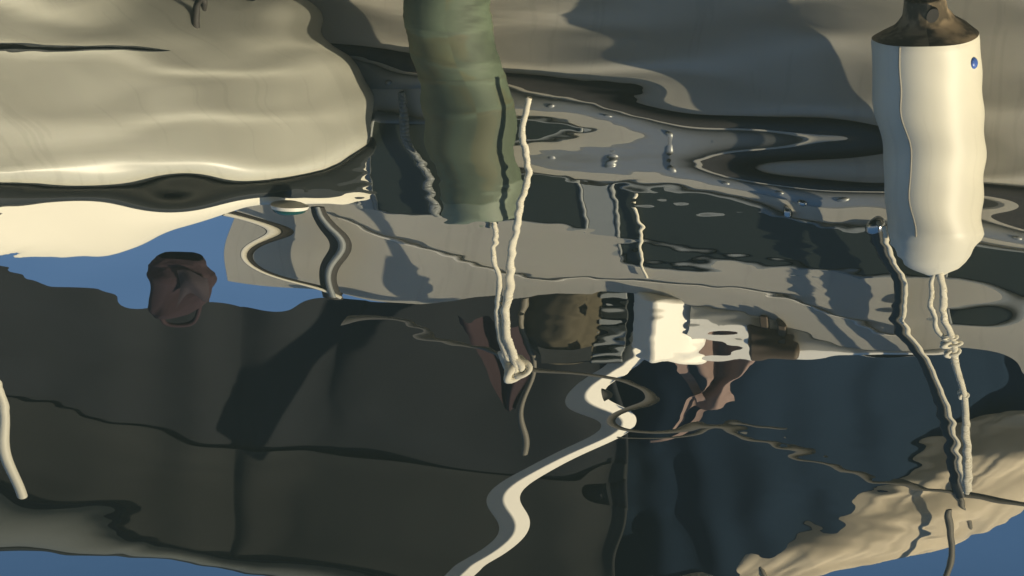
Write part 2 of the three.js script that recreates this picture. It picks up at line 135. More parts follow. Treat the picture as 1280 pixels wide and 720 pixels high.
{
  const X = [], Z = [];
  const spread = (lo, hi, step, far, out) => {                     // fine steps lo..hi, growing steps out to +-far
    const a = []; for (let x = lo; x <= hi + 1e-9; x += step) a.push(x);
    let s = step, x = lo; const l = []; while (x > -far) { s *= 1.16; x -= s; l.push(x); }
    s = step; x = hi; const r = []; while (x < far) { s *= 1.16; x += s; r.push(x); }
    out.push(...l.reverse(), ...a, ...r);
  };
  spread(-1.05, 1.05, 0.0075, 600, X); spread(-7.1, -3.9, 0.006, 600, Z);
  const nx = X.length, nz = Z.length, n = nx * nz;
  const P = new Float32Array(n * 3), N = new Float32Array(n * 3), UV = new Float32Array(n * 2);
  const M = 22, cX = X.map((x) => { const r = []; for (let m = -M; m <= M; m++) r.push(Math.cos(2 * Math.PI * m * x / 3.2), Math.sin(2 * Math.PI * m * x / 3.2)); return r; });
  const small = [], R = rng(11);                                    // cat's-paws: short wavelets that come and go
  for (let i = 0; i < 46; i++) { const L = 0.028 + 0.11 * R() * R(), a = (R() - 0.5) * 2.4 + Math.PI / 2, k = 2 * Math.PI / L; small.push([k * Math.cos(a), k * Math.sin(a), R() * 6.28, 0.00030 / k]); }
  const patch = lattice(5);
  for (let j = 0; j < nz; j++) {
    const z = Z[j], A = new Float64Array(2 * M + 1), B = new Float64Array(2 * M + 1), Az = new Float64Array(2 * M + 1), Bz = new Float64Array(2 * M + 1);
    for (const [q, row] of RIPPLE) {
      const kz = 2 * Math.PI * q / 6.4, c = Math.cos(kz * (z + 5.4)), s = Math.sin(kz * (z + 5.4));
      for (let i = 0; i < row.length; i += 3) {
        const m = row[i] + M, a = row[i + 1] * 1e-6, b = row[i + 2] * 1e-6;
        // a cos(kx x + kz z) + b sin(kx x + kz z)
        A[m] += a * c + b * s; B[m] += b * c - a * s; Az[m] += kz * (b * c - a * s); Bz[m] += kz * (-b * s - a * c);
      }
    }
    for (let i = 0; i < nx; i++) {
      const x = X[i]; let h = 0, hx = 0, hz = 0;
      const calm = Math.exp(-Math.pow(Math.max(0, Math.abs(x) - 1.4, Math.abs(z + 5.4) - 2.8) / 1.5, 2));
      if (calm > 0.001) {
        const t = cX[i];
        for (let m = 0; m <= 2 * M; m++) {
          const kx = 2 * Math.PI * (m - M) / 3.2, c = t[2 * m], s = t[2 * m + 1];
          h += A[m] * c + B[m] * s; hx += kx * (B[m] * c - A[m] * s); hz += Az[m] * c + Bz[m] * s;
        }
        const e = smooth(0.45, 0.75, fbm(patch, x * 2.2 + 40, z * 1.3 + 40, 3));
        for (const [kx, kz, ph, a] of small) { const w = kx * x + kz * z + ph, c = Math.cos(w) * a * e; h += Math.sin(w) * a * e; hx += kx * c; hz += kz * c; }
      }
      h *= calm; hx *= calm; hz *= calm;
      const o = j * nx + i, l = Math.hypot(hx, 1, hz);
      P.set([x, h, z], o * 3); N.set([-hx / l, 1 / l, -hz / l], o * 3); UV.set([x, z], o * 2);
    }
  }
  const ix = new Uint32Array((nx - 1) * (nz - 1) * 6); let q = 0;
  for (let j = 0; j < nz - 1; j++) for (let i = 0; i < nx - 1; i++) { const a = j * nx + i; ix.set([a, a + nx, a + nx + 1, a, a + nx + 1, a + 1], q); q += 6; }
  const g = new THREE.BufferGeometry(); g.setAttribute('position', new THREE.BufferAttribute(P, 3)); g.setAttribute('normal', new THREE.BufferAttribute(N, 3)); g.setAttribute('uv', new THREE.BufferAttribute(UV, 2)); g.setIndex(new THREE.BufferAttribute(ix, 1));
  const water = new THREE.Mesh(g, new THREE.MeshPhysicalMaterial({ color: new THREE.Color().setRGB(0.0030, 0.0042, 0.0036), roughness: 0, ior: 1.333 }));
  water.name = 'water'; water.receiveShadow = true; water.castShadow = true;
  water.userData = { kind: 'structure', label: 'still rippled harbour water mirroring boats, fenders and sky' };
  scene.add(water);
}

// ---------------------------------------------------------------- materials
const nA = lattice(21), nB = lattice(22), nC = lattice(23);
const gel = (rgb, amt, rep) => paint(512, 256, (u, v) => { const k = 1 - amt + amt * 2 * fbm(nA, u * 16, v * 8, 4), d = fbm(nB, u * 90, v * 6, 3) > 0.70 ? 0.93 : 1; return rgb.map((c) => c * k * d); }, rep);
const M = {
  greyPaint: mat([1, 1, 1], 0.42, { map: gel([0.44, 0.42, 0.355], 0.07, [3, 1]) }),
  whiteGel: mat([1, 1, 1], 0.38, { map: gel([0.53, 0.525, 0.445], 0.06, [3, 1]) }),
  cream: mat([0.70, 0.665, 0.54], 0.5),
  white: mat([0.84, 0.80, 0.68], 0.45),
  black: mat([0.016, 0.020, 0.020], 0.6),
  rubber: mat([0.03, 0.027, 0.023], 0.75),
  glass: mat([0.020, 0.027, 0.022], 0.45),
  steel: mat([0.55, 0.55, 0.53], 0.22, { metalness: 1 }),
  dullSteel: mat([0.30, 0.31, 0.30], 0.5, { metalness: 0.6 }),
  paleGrey: mat([0.20, 0.215, 0.21], 0.55),
  rope: mat([0.74, 0.69, 0.55], 0.9),
  wire: mat([0.16, 0.145, 0.11], 0.6),
  wood: mat([0.10, 0.072, 0.045], 0.65),
  charcoal: mat([1, 1, 1], 0.95, { map: paint(256, 256, (u, v) => { const k = 0.75 + 0.5 * fbm(nA, u * 9, v * 5); return [0.0115 * k, 0.0145 * k, 0.0185 * k]; }) }),
  olive: mat([1, 1, 1], 0.95, { map: paint(256, 256, (u, v) => { const k = 0.75 + 0.5 * fbm(nB, u * 7, v * 6); return [0.0185 * k, 0.0205 * k, 0.0195 * k]; }) }),
  rim: mat([0.125, 0.138, 0.13], 0.85),
  navy: mat([0.0120, 0.0255, 0.0480], 1.0, { specularIntensity: 0.3 }),
  tan: mat([1, 1, 1], 0.9, { map: paint(256, 128, (u, v) => { const k = 0.8 + 0.4 * fbm(nC, u * 14, v * 9); return [0.66 * k, 0.565 * k, 0.40 * k]; }) }),
  burgundy: mat([0.027, 0.012, 0.017], 0.9),
  mauve: mat([0.034, 0.024, 0.031], 0.9),
  pink: mat([0.25, 0.175, 0.15], 0.9),
  bagOlive: mat([0.085, 0.072, 0.044], 0.95),
};

// ---------------------------------------------------------------- the grey yacht behind
const yacht = thing('yacht', 'grey hulled yacht with dark window band and grey rubbing rail', 'boat', [0, 0, -8.35], -15 * Math.PI / 180);
{
  const deckY = (s) => 1.188 + 0.016 * s + (s > 1.4 ? 0.05 * (s - 1.4) : 0);
  const railY = (s) => 0.735 + 0.125 * s;                            // rubbing rail rises towards the bow
  const S0 = -0.66, S1 = 5.2;
  const bowIn = (s) => (s > 2 ? -0.13 * (s - 2) ** 2 : 0);
  const sideOff = (s, y) => interp([[-0.4, -0.36], [0, -0.235], [0.3, -0.135], [0.55, -0.05], [0.70, -0.006], [0.76, 0], [1.3, 0.012]], y)
    + (y < railY(s) - 0.03 ? (0.014 * (fbm(nC, s * 1.5 + 3, y * 15 - s * 1.2, 2) - 0.5) - 0.005 * Math.sin(2 * Math.PI * (y * 9 + 1.8 * fbm(nB, s * 1.1 + 2, y * 3, 3) + 0.5 * s))) * smooth(0, 0.1, railY(s) - 0.03 - y) : 0);  // waviness below the rail, shaped to give light and dark streaks
  const side = sheet(260, 110, (u, v) => { const s = S0 + (S1 - S0) * u ** 1.3, y = -0.4 + (deckY(s) + 0.4) * v; return [s, y, sideOff(s, y) + bowIn(s)]; });
  const far = sheet(40, 20, (u, v) => { const s = S0 + (S1 - S0) * u, y = -0.4 + (deckY(s) + 0.4) * v; return [s, y, Math.min(-1.5, -3 - sideOff(s, y) - bowIn(s))]; });
  const transom = sheet(8, 20, (u, v) => { const y = -0.4 + (deckY(S0) + 0.4) * v, z0 = sideOff(S0, y); return [S0 - 0.0005, y, z0 + (-3 - 2 * z0) * u]; });
  part('hull', [side, far, transom], M.greyPaint, yacht);
  part('deck', sheet(60, 4, (u, v) => { const s = S0 + (S1 - S0) * u, a = sideOff(s, 1.19) + bowIn(s); return [s, deckY(s) - 0.004, a - 0.002 + (Math.min(-1.5, -3 - a) - a) * v]; }), M.paleGrey, yacht);
  // rubbing strip and metal rail with bolt heads
  part('rubbing_strip', sheet(120, 8, (u, v) => { const s = S0 + 4.6 * u, a = Math.PI * (v - 0.5); return [s, railY(s) - 0.062 + 0.030 * Math.sin(a), sideOff(s, railY(s) - 0.062) - 0.004 + 0.028 * Math.cos(a) + bowIn(s)]; }), M.rubber, yacht);
  const rail = part('rubbing_rail', sheet(120, 8, (u, v) => { const s = S0 + 4.6 * u, a = Math.PI * (v - 0.5); return [s, railY(s) + 0.012 + 0.038 * Math.sin(a), sideOff(s, railY(s)) - 0.003 + 0.016 * Math.cos(a) + bowIn(s)]; }), M.dullSteel, yacht);
  const boltG = new THREE.SphereGeometry(0.011, 12, 8); boltG.scale(1, 1, 0.6);
  for (let s = -0.55; s < 1.9; s += 0.13) { const b = part('bolt', boltG, M.dullSteel, rail); b.position.set(s, railY(s) + 0.012, sideOff(s, railY(s)) + 0.013); }
  // long dark windows between pale mullions
  const winTop = (s) => 0.975 + 0.066 * s, winLow = (s) => 0.838 + 0.105 * s;
  for (const [a, b] of [[-0.60, -0.34], [-0.31, 0.165], [0.245, 0.95], [0.99, 1.62], [1.67, 2.4]]) {
    const w = part('window', sheet(24, 3, (u, v) => { const s = a + (b - a) * u; const y = winLow(s) + (winTop(s) - winLow(s)) * v; return [s, y, sideOff(s, y) + 0.006 + bowIn(s)]; }), M.glass, yacht);
    const rimPts = []; for (let i = 0; i <= 24; i++) { const s = a + (b - a) * i / 24; rimPts.push([s, winTop(s), sideOff(s, winTop(s)) + 0.006 + bowIn(s)]); } for (let i = 24; i >= 0; i--) { const s = a + (b - a) * i / 24; rimPts.push([s, winLow(s), sideOff(s, winLow(s)) + 0.006 + bowIn(s)]); }
    part('frame', new THREE.TubeGeometry(new THREE.CatmullRomCurve3(rimPts.map(V), true, 'catmullrom', 0.1), 120, 0.0055, 6, true), M.paleGrey, w);
  }
  part('mullion', sheet(2, 2, (u, v) => { const s = 0.172 + 0.066 * u; const y = winLow(s) + (winTop(s) - winLow(s)) * v; return [s, y, sideOff(s, y) + 0.008]; }), mat([0.27, 0.29, 0.285], 0.5), yacht);
  part('mullion', sheet(2, 2, (u, v) => { const s = -0.336 + 0.02 * u; const y = winLow(s) + (winTop(s) - winLow(s)) * v; return [s, y, sideOff(s, y) + 0.008]; }), mat([0.27, 0.29, 0.285], 0.5), yacht);
  // a moulded bead along the topsides, the toe rail with its white end block, cleat and fairlead
  part('moulded_bead', tube([[-0.393, 1.036, 0.012], [-0.147, 1.056, 0.012], [0.041, 1.102, 0.012], [0.483, 1.093, 0.012], [0.898, 1.097, 0.012]], 0.0045, 60, 6), mat([0.6, 0.57, 0.49], 0.5), yacht);
  const toe = part('toe_rail', sheet(60, 8, (u, v) => { const s = 0.40 + 0.62 * u, a = Math.PI * 2 * v, k = 0.014 + 0.010 * (1 - u); return [s, deckY(s) + k * 0.9 + k * Math.sin(a), sideOff(s, 1.2) + k * Math.cos(a) - 0.01]; }), M.white, yacht);
  part('end_block', box(0.15, 0.085, 0.10, 0, 0, 0, 0.014).rotateY(0.75).translate(0.345, deckY(0.34) + 0.03, -0.02), M.white, yacht);
  const cl = new THREE.CapsuleGeometry(0.011, 0.10, 6, 12); cl.rotateZ(Math.PI / 2); cl.translate(0.60, deckY(0.6) + 0.018, 0.028);
  part('cleat', [cl, box(0.02, 0.03, 0.022, 0.58, deckY(0.6) + 0.004, 0.02), box(0.02, 0.03, 0.022, 0.62, deckY(0.6) + 0.004, 0.02)], M.wood, yacht);
  const fl = new THREE.TorusGeometry(0.075, 0.006, 10, 40); fl.scale(1, 0.25, 1); fl.translate(0.855, deckY(0.85) + 0.030, -0.005);
  part('fairlead', fl, M.steel, yacht);
  const plate = new THREE.CylinderGeometry(0.074, 0.074, 0.004, 36); plate.rotateX(Math.PI / 2); plate.scale(1, 0.25, 1); plate.translate(0.855, deckY(0.85) + 0.030, -0.008);
  part('fairlead_plate', plate, M.rubber, yacht);
  // dark-coloured stanchion with its highlight added as a tube, guard wires and knobs
  part('stanchion', along(new THREE.CylinderGeometry(0.013, 0.013, V([0.828, 0.895, 0.078]).distanceTo(V([1.046, 1.531, 0.02])), 20).translate(0, V([0.828, 0.895, 0.078]).distanceTo(V([1.046, 1.531, 0.02])) / 2, 0), [0.828, 0.895, 0.078], [1.046, 1.531, 0.02]), mat([0.022, 0.024, 0.022], 0.35), yacht);
  part('highlight_or_lanyard', tube([[0.847, 0.888, 0.104], [0.948, 1.191, 0.077], [1.056, 1.499, 0.048]], 0.0048, 40, 8), M.rope, yacht);  // cream tube stands in for the bright highlight along the stanchion
  part('stanchion_foot', new THREE.SphereGeometry(0.017, 16, 12).translate(...[0.828, 0.895, 0.078]), M.steel, yacht);
  part('guard_wire', tube([[-0.384, 1.227, 0.051], [0.026, 1.285, 0.097], [1.046, 1.526, 0.02], [1.574, 1.615, -0.008]], 0.0065, 80, 8), M.wire, yacht);
  part('guard_wire', tube([[0.162, 1.476, -0.147], [0.38, 1.488, -0.153], [0.603, 1.477, -0.162]], 0.005, 40, 8), M.wire, yacht);
  for (const p of [[0.671, 0.857, 0.01], [0.632, 0.892, 0.01]]) part('vent_knob', new THREE.SphereGeometry(0.012, 14, 10).translate(...p), M.steel, yacht);
  // thin tubes of the stern rail
  { const a = part('stern_rail', tube([[-0.412, 0.98, 0.059], [-0.408, 1.07, 0.058], [-0.404, 1.181, 0.057]], 0.016, 30, 12), M.rubber, yacht); part('rail_stripe', tube([[-0.407, 0.974, 0.075], [-0.403, 1.064, 0.074], [-0.399, 1.174, 0.073]], 0.006, 30, 8), M.paleGrey, a); }
  { const a = part('stern_rail', tube([[-0.647, 0.993, 0.122], [-0.523, 1.084, 0.088], [-0.392, 1.173, 0.053]], 0.010, 30, 12), M.rubber, yacht); part('rail_stripe', tube([[-0.643, 0.995, 0.134], [-0.518, 1.085, 0.101], [-0.388, 1.174, 0.066]], 0.005, 30, 8), M.rope, a); }
  part('halyard', rope([[-0.241, 0.751, 0.03], [-0.208, 0.861, 0.03], [-0.175, 0.968, 0.03]], 0.009, 12, 120), M.paleGrey, yacht);
  part('highlight_or_lanyard', tube([[0.287, 0.878, 0.02], [0.297, 0.975, 0.02], [0.306, 1.075, 0.02]], 0.004, 24, 8), M.rope, yacht);
  // white post that carries the tent
  {
    const a = V([0.288, 1.249, -0.357]), b = V([-0.247, 2.063, -0.213]), L = a.distanceTo(b), g = new RoundedBoxGeometry(0.042, L, 0.042, 2, 0.005); g.rotateY(50 * Math.PI / 180); g.translate(0, L / 2, 0);
    part('tent_post', along(g, a.toArray(), b.toArray()), M.white, yacht);
  }
  part('tent_pole', tube([[-1.136, 1.275, 0.356], [-1.119, 1.373, 0.352], [-1.076, 1.634, 0.34]], 0.012, 20, 12), M.cream, yacht);
  // the dark cockpit tent
  const low = (u) => new THREE.Vector3().lerpVectors(V([-1.815, 1.216, -0.083]), V([-0.811, 1.434, -0.455]), Math.min(1, u / 0.5)).lerp(V([0.081, 1.278, -0.591]), smooth(0.48, 0.62, u) * 0.32 + 0.68 * smooth(0.62, 1, u));
  const top = (u) => new THREE.Vector3().lerpVectors(V([-1.846, 1.725, -0.075]), V([-0.825, 2.031, -0.452]), Math.min(1, u / 0.5)).lerp(V([0.089, 2.253, -0.593]), smooth(0.5, 1, u));
  const fold = (u, v) => 0.012 * Math.sin(u * 46 + 2 * Math.sin(u * 13)) * (1 - 0.5 * v) + 0.02 * (fbm(nA, u * 9, v * 3 + 4, 3) - 0.5);
  part('curtain', sheet(160, 30, (u, v) => { const p = low(u).lerp(top(u), v * 0.62); return [p.x, p.y, p.z + fold(u, v * 0.62)]; }), M.charcoal, yacht);
  part('upper_panel', sheet(160, 24, (u, v) => { const w = 0.60 + 0.40 * v, p = low(u).lerp(top(u), w); return [p.x, p.y, p.z + 0.012 + 0.06 * v * v + fold(u, w)]; }), M.olive, yacht);
  part('tent_rim', sheet(80, 10, (u, v) => {
    const A0 = top(u), k = interp([[0, 0.19], [0.232, 0.118], [0.5, 0.062], [0.7, 0.07], [1, 0.07]], u), a = Math.PI * (v - 0.5);
    return [A0.x, A0.y + k / 2 + k / 2 * Math.sin(a), A0.z + 0.10 + 0.05 * Math.cos(a)];
  }), M.rim, yacht);
  part('tent_rim_edge', new THREE.TubeGeometry(new THREE.CatmullRomCurve3([0, 0.1, 0.232, 0.35, 0.5, 0.7, 1].map((u) => { const p = top(u), k = interp([[0, 0.19], [0.232, 0.118], [0.5, 0.062], [0.7, 0.07], [1, 0.07]], u); p.y += k + 0.006; p.z += 0.11; return p; })), 80, 0.011, 8), M.black, yacht);
  part('tent_roof', sheet(20, 10, (u, v) => { const p = top(u); return [p.x, p.y + 0.04 + 0.16 * v, p.z + 0.05 - 0.55 * v]; }), M.charcoal, yacht);
  // the navy spray hood, a half round of cloth
  const c0 = V([-0.233, 1.596, -0.869]), c1 = V([1.124, 1.579, -1.129]);
  part('spray_hood', sheet(90, 40, (u, v) => {
    const x = c0.x + (c1.x - c0.x) * u, y0 = 1.0, y1 = interp([[0, 2.45], [0.3, 2.36], [0.45, 2.16], [0.6, 2.02], [0.75, 1.92], [1, 1.76]], u);
    return [x, y0 + (y1 - y0) * v, c0.z + 0.48 * Math.sin(Math.PI * (0.0 + 0.98 * u)) * (1 - 0.25 * v) - 0.25 * u + 0.006 * Math.sin(v * 14 + u * 5) + 0.07 * (fbm(nB, u * 6 + 2, v * 3 + 1, 3) - 0.5) + 0.012 * Math.sin(u * 60 + 3 * Math.sin(v * 3)) * smooth(0.2, 1, v)];
  }), M.navy, yacht);
}

// ---------------------------------------------------------------- the small white boat in front, bow to the right
const motorboat = thing('motorboat', 'small white motorboat with black rubbing strake and cream coaming', 'boat', [-0.281, 0, -7.9], 25 * Math.PI / 180);
{
  const gunY = (x) => 0.758 + 0.142 * Math.max(x, -1.1) + 0.02 * Math.min(0, x + 1.1) + 0.20 * Math.max(0, x + 0.28) ** 1.6;
  const stem = (h) => interp([[-0.3, -0.95], [0, -0.56], [0.335, -0.235], [0.40, -0.12], [0.455, -0.02], [0.52, 0.05], [0.60, 0.10], [0.70, 0.15], [0.80, 0.18], [0.95, 0.21]], h) + 0.10;
  const flare = (f) => interp([[-0.4, -0.62], [0, -0.42], [0.43, -0.225], [0.6, -0.13], [0.77, -0.05], [0.88, -0.012], [0.935, 0], [0.965, -0.003], [1, -0.020]], f);
  const end = (dd) => (dd > -0.62 ? -0.85 * (1 - Math.sqrt(Math.max(0, 1 - ((dd + 0.62) / 0.62) ** 2))) : 0);
  const crest = (p) => 0.469 * Math.sin(p) + 0.094 * Math.sin(2 * p) + 0.0104 * Math.sin(3 * p);   // hollows and narrow crests added to the hull shape to make bright streaks
  const wob = (x, h) => -0.0125 * (0.15 + 1.7 * fbm(nC, x * 3 + 5, h * 4 + 2, 2) ** 1.5) * crest(2 * Math.PI * (h * 6.5 + 1.9 * fbm(nB, x * 1.9 + 9, h * 3.2, 3) - x * 0.9)) + 0.016 * fbm(nA, x * 2.8 + 9 + h * 1.5, h * 9 - x * 2.6, 2);
  const at = (t, f) => { const g = gunY(-4 + 4 * t), h = f * g, xe = stem(h), x = -4 + (4 + xe) * t; return [x, f * gunY(x), flare(f) + end(x - xe) + wob(x, f) * smooth(1, 0.9, f)]; };
  const near = sheet(220, 70, (u, v) => at(1 - (1 - u) ** 2.2, -0.3 + 1.3 * v));
  const away = sheet(80, 20, (u, v) => { const p = at(1 - (1 - u) ** 2.2, -0.3 + 1.3 * v); return [p[0], p[1], -1.7 - p[2]]; });
  part('hull', [near, away], M.whiteGel, motorboat);
  part('deck', sheet(80, 4, (u, v) => { const p = at(1 - (1 - u) ** 2.2, 1); return [p[0], p[1] + 0.004, p[2] - 0.003 + (-1.7 - 2 * p[2]) * v]; }), M.cream, motorboat);
  part('transom', sheet(8, 10, (u, v) => { const p = at(0, -0.3 + 1.3 * v); return [p[0] - 0.001, p[1], p[2] + (-1.7 - 2 * p[2]) * u]; }), M.whiteGel, motorboat);
  part('rubbing_strake', sheet(220, 10, (u, v) => { const p = at(1 - (1 - u) ** 2.2, 1), a = Math.PI * 2 * v; return [p[0] + 0.012 * Math.cos(a) * smooth(0.7, 1, u), p[1] + 0.016 + 0.016 * Math.sin(a), p[2] + 0.012 + 0.020 * Math.cos(a)]; }), M.black, motorboat);
  const coam = (x) => interp([[-4, 0.15], [-0.84, 0.118], [-0.6, 0.098], [-0.45, 0.064], [-0.3, 0.036], [0, 0.026], [0.3, 0.020]], x);
  part('coaming', sheet(220, 14, (u, v) => { const p = at(1 - (1 - u) ** 2.2, 1), c = coam(p[0]), q = Math.min(1, v / 0.6), w = Math.max(0, (v - 0.6) / 0.4); return [p[0], p[1] + 0.028 + c * Math.sin(q * Math.PI / 2), p[2] + 0.012 - 0.02 * (1 - Math.cos(q * Math.PI / 2)) - 0.10 * w]; }), M.cream, motorboat);
  // spray rail, towing eye and a short strap on the lower bow
  const onSide = (x, h) => { const f = h / gunY(x), xe = stem(h); return [x, h, flare(f) + end(x - xe) + wob(x, f)]; };
  part('spray_rail', sheet(60, 8, (u, v) => { const x = -1.5 + 1.10 * u, h = 0.373 + 0.14 * (x + 0.85), p = onSide(x, h), a = Math.PI * (v - 0.5), k = 0.0065 * (1 - u ** 8); return [p[0], p[1] + k * Math.sin(a), p[2] - 0.004 + 3.2 * k * Math.cos(a)]; }), M.black, motorboat);  // rail coloured black to carry the shade under its ledge
  { const p = onSide(-0.30, 0.395), g = new THREE.TorusGeometry(0.024, 0.008, 12, 24); g.rotateY(0.9); g.translate(p[0], p[1], p[2] + 0.025); part('towing_eye', g, M.rubber, motorboat); }
  { const a = onSide(-0.17, 0.30), b = onSide(-0.15, 0.43); part('bow_strap', tube([[a[0], a[1], a[2] + 0.03], [(a[0] + b[0]) / 2 - 0.004, (a[1] + b[1]) / 2, (a[2] + b[2]) / 2 + 0.035], [b[0], b[1], b[2] + 0.02]], 0.0085, 20, 8), M.paleGrey, motorboat); }
  // starboard light under the coaming edge
  const c = [-0.194, 0.787, 0.03], nav = part('navigation_light', new THREE.CylinderGeometry(0.045, 0.048, 0.016, 24).translate(c[0], c[1] - 0.006, c[2] - 0.02), M.white, motorboat);
  part('lens', new THREE.SphereGeometry(0.044, 24, 14, 0, Math.PI * 2, 0, Math.PI / 2).scale(1, 0.85, 1).translate(c[0], c[1], c[2] - 0.02), mat([0.01, 0.075, 0.05], 0.08, { clearcoat: 1 }), nav);
  part('lens_edge', new THREE.SphereGeometry(0.012, 14, 10).translate(c[0] + 0.030, c[1] + 0.006, c[2] - 0.008), mat([0.16, 0.03, 0.035], 0.2), nav);
}

// ---------------------------------------------------------------- fenders
{
  const a = [0.869, 0.403, -7.93], b = [0.907, 0.917, -7.93], A = V(a), L = A.distanceTo(V(b));
  const t = thing('boat_fender', 'white cylindrical fender with brown stained lower end and blue plug', 'fender', a, 0, 'fenders hung between the boats');
  t.quaternion.setFromUnitVectors(new THREE.Vector3(0, 1, 0), V(b).sub(A).normalize());
  const R = 0.1145, pr = [[R * 0.985, 0.018], [R, 0.035], [R, L - 0.085], [R * 0.985, L - 0.062], [R * 0.90, L - 0.035], [R * 0.72, L - 0.008], [R * 0.50, L + 0.018], [R * 0.30, L + 0.038], [R * 0.20, L + 0.050], [R * 0.16, L + 0.054], [0.001, L + 0.055]];
  part('body', new THREE.LatheGeometry(pr.map(([r, y]) => new THREE.Vector2(r, y)), 64), mat([1, 1, 1], 0.45, { map: paint(256, 256, (u, v) => { const k = 0.95 + 0.1 * fbm(nA, u * 12, v * 20, 4), s = fbm(nB, u * 60, v * 4, 3) > 0.68 ? 0.95 : 1; return [0.70 * k * s, 0.665 * k * s, 0.535 * k * s]; }) }), t);
  const pe = [[0.001, -0.070], [R * 0.33, -0.070], [R * 0.38, -0.062], [R * 0.42, -0.035], [R * 0.58, -0.014], [R * 0.84, 0.004], [R * 0.985, 0.018]];
  part('end_cap', new THREE.LatheGeometry(pe.map(([r, y]) => new THREE.Vector2(r, y)), 64), mat([1, 1, 1], 0.85, { map: paint(256, 128, (u, v) => { const k = fbm(nC, u * 14, v * 6, 4), q = 0.35 + 1.2 * smooth(0.35, 0.68, k); return [0.22 * q + 0.03, 0.165 * q + 0.025, 0.10 * q + 0.015]; }) }), t, 'brown stained lower end');
  const hole = new THREE.CylinderGeometry(0.013, 0.013, 0.11, 18); hole.rotateX(Math.PI / 2); hole.translate(0.012, -0.042, 0.0);
  part('eye', hole, M.rubber, t);
  const seam = new THREE.TubeGeometry(new THREE.CatmullRomCurve3([0, 0.25, 0.5, 0.75, 1].map((k) => new THREE.Vector3(R * Math.sin(-0.56) * 1.001, 0.02 + (L - 0.09) * k, R * Math.cos(0.56) * 1.001))), 30, 0.0022, 6);
  part('seam', seam, mat([0.30, 0.275, 0.22], 0.7), t);
  const plug = new THREE.SphereGeometry(0.0125, 18, 12); plug.scale(1, 1, 0.5); plug.rotateY(0.9); plug.translate(R * Math.sin(0.92), 0.068, R * Math.cos(0.92));
  part('plug', plug, mat([0.05, 0.12, 0.42], 0.35), t);
  const h2 = new THREE.CylinderGeometry(0.010, 0.010, 0.075, 16); h2.rotateX(Math.PI / 2); h2.translate(-0.002, L + 0.028, 0); part('rope_hole', h2, M.rubber, t);
  // fender rope up to the guard wire, with its knots
  const top = V([1.007, 1.488, -7.98]).sub(A).applyQuaternion(t.quaternion.clone().invert());
  const q0 = new THREE.Vector3(0.004, L + 0.03, 0.035);
  const r = part('rope', [...rope([q0.toArray(), q0.clone().lerp(top, 0.3).add(new THREE.Vector3(0.006, 0, 0)).toArray(), q0.clone().lerp(top, 0.65).toArray(), top.toArray()], 0.0095, 34, 300), ...rope([[-0.008, L + 0.03, 0.03], [-0.016, L + 0.09, 0.014], [0.0, L + 0.14, 0.01]], 0.007, 8, 60)], M.rope, t);
  for (const [k, s] of [[0.22, 0.020], [0.31, 0.026], [0.40, 0.018], [0.52, 0.014]]) { const p = q0.clone().lerp(top, k), g = new THREE.TorusKnotGeometry(s * 0.6, s * 0.36, 40, 8); g.translate(p.x, p.y, p.z); part('knot', g, M.rope, r); }
}
{
  const a = [-0.145, 0.339, -8.2], b = [-0.069, 0.915, -8.2], A = V(a), L = A.distanceTo(V(b));
  const t = thing('boat_fender', 'olive green fender coated in algae hanging beside the motorboat bow', 'fender', a, 0, 'fenders hung between the boats');
  t.quaternion.setFromUnitVectors(new THREE.Vector3(0, 1, 0), V(b).sub(A).normalize());
  const R = 0.0935, pr = [[0.001, -0.03], [R * 0.6, -0.02], [R * 0.92, 0.0], [R, 0.03]];
  for (const y of [0.10, 0.19, 0.28, 0.37]) pr.push([R, y - 0.02], [R * 1.018, y - 0.008], [R * 1.02, y], [R * 1.012, y + 0.012], [R * 0.995, y + 0.025]);
  pr.push([R, L - 0.09], [R * 0.985, L - 0.082]);
  part('body', new THREE.LatheGeometry(pr.map(([r, y]) => new THREE.Vector2(r, y)), 56), mat([1, 1, 1], 0.7, { map: paint(256, 512, (u, v) => { const k = 0.55 + 0.9 * fbm(nA, u * 9, v * 16, 5), m = smooth(0.48, 0.66, fbm(nB, u * 7 + 3, v * 9, 4)); return [(0.083 + 0.010 * m) * k, (0.110 - 0.010 * m) * k, (0.068 - 0.018 * m) * k]; }) }), t);
  const pc = [[R * 0.985, L - 0.082], [R * 1.0, L - 0.074], [R * 1.0, L - 0.015], [R * 0.94, L - 0.003], [R * 0.6, L + 0.002], [0.001, L + 0.002]];
  part('end_cap', new THREE.LatheGeometry(pc.map(([r, y]) => new THREE.Vector2(r, y)), 56), mat([1, 1, 1], 0.6, { map: paint(128, 128, (u, v) => { const k = 0.7 + 0.6 * fbm(nC, u * 8, v * 6, 4); return [0.155 * k, 0.19 * k, 0.135 * k]; }) }), t, 'pale green end');
  const inv = t.quaternion.clone().invert(), lc = (p) => V(p).sub(A).applyQuaternion(inv).toArray();
  const eye = new THREE.TorusGeometry(0.016, 0.006, 10, 22); eye.rotateY(0.6); eye.translate(0.022, L + 0.012, 0.03); part('rope_eye', eye, M.paleGrey, t);
  part('rope', [...rope([lc([0.036, 0.64, -8.09]), lc([0.028, 0.749, -8.09]), lc([0.019, 0.877, -8.1]), lc([0.011, 1.032, -8.16]), lc([-0.004, 1.287, -8.22])], 0.0085, 44, 320), ...rope([lc([-0.047, 0.891, -8.13]), lc([-0.033, 0.95, -8.14]), lc([-0.014, 1.029, -8.16]), lc([-0.011, 1.161, -8.2]), lc([-0.014, 1.279, -8.22])], 0.0065, 30, 240)], M.rope, t);
  const hitch = new THREE.TorusKnotGeometry(0.016, 0.008, 50, 8); hitch.translate(...lc([0, 1.279, -8.22])); part('hitch', hitch, M.rope, t);
}

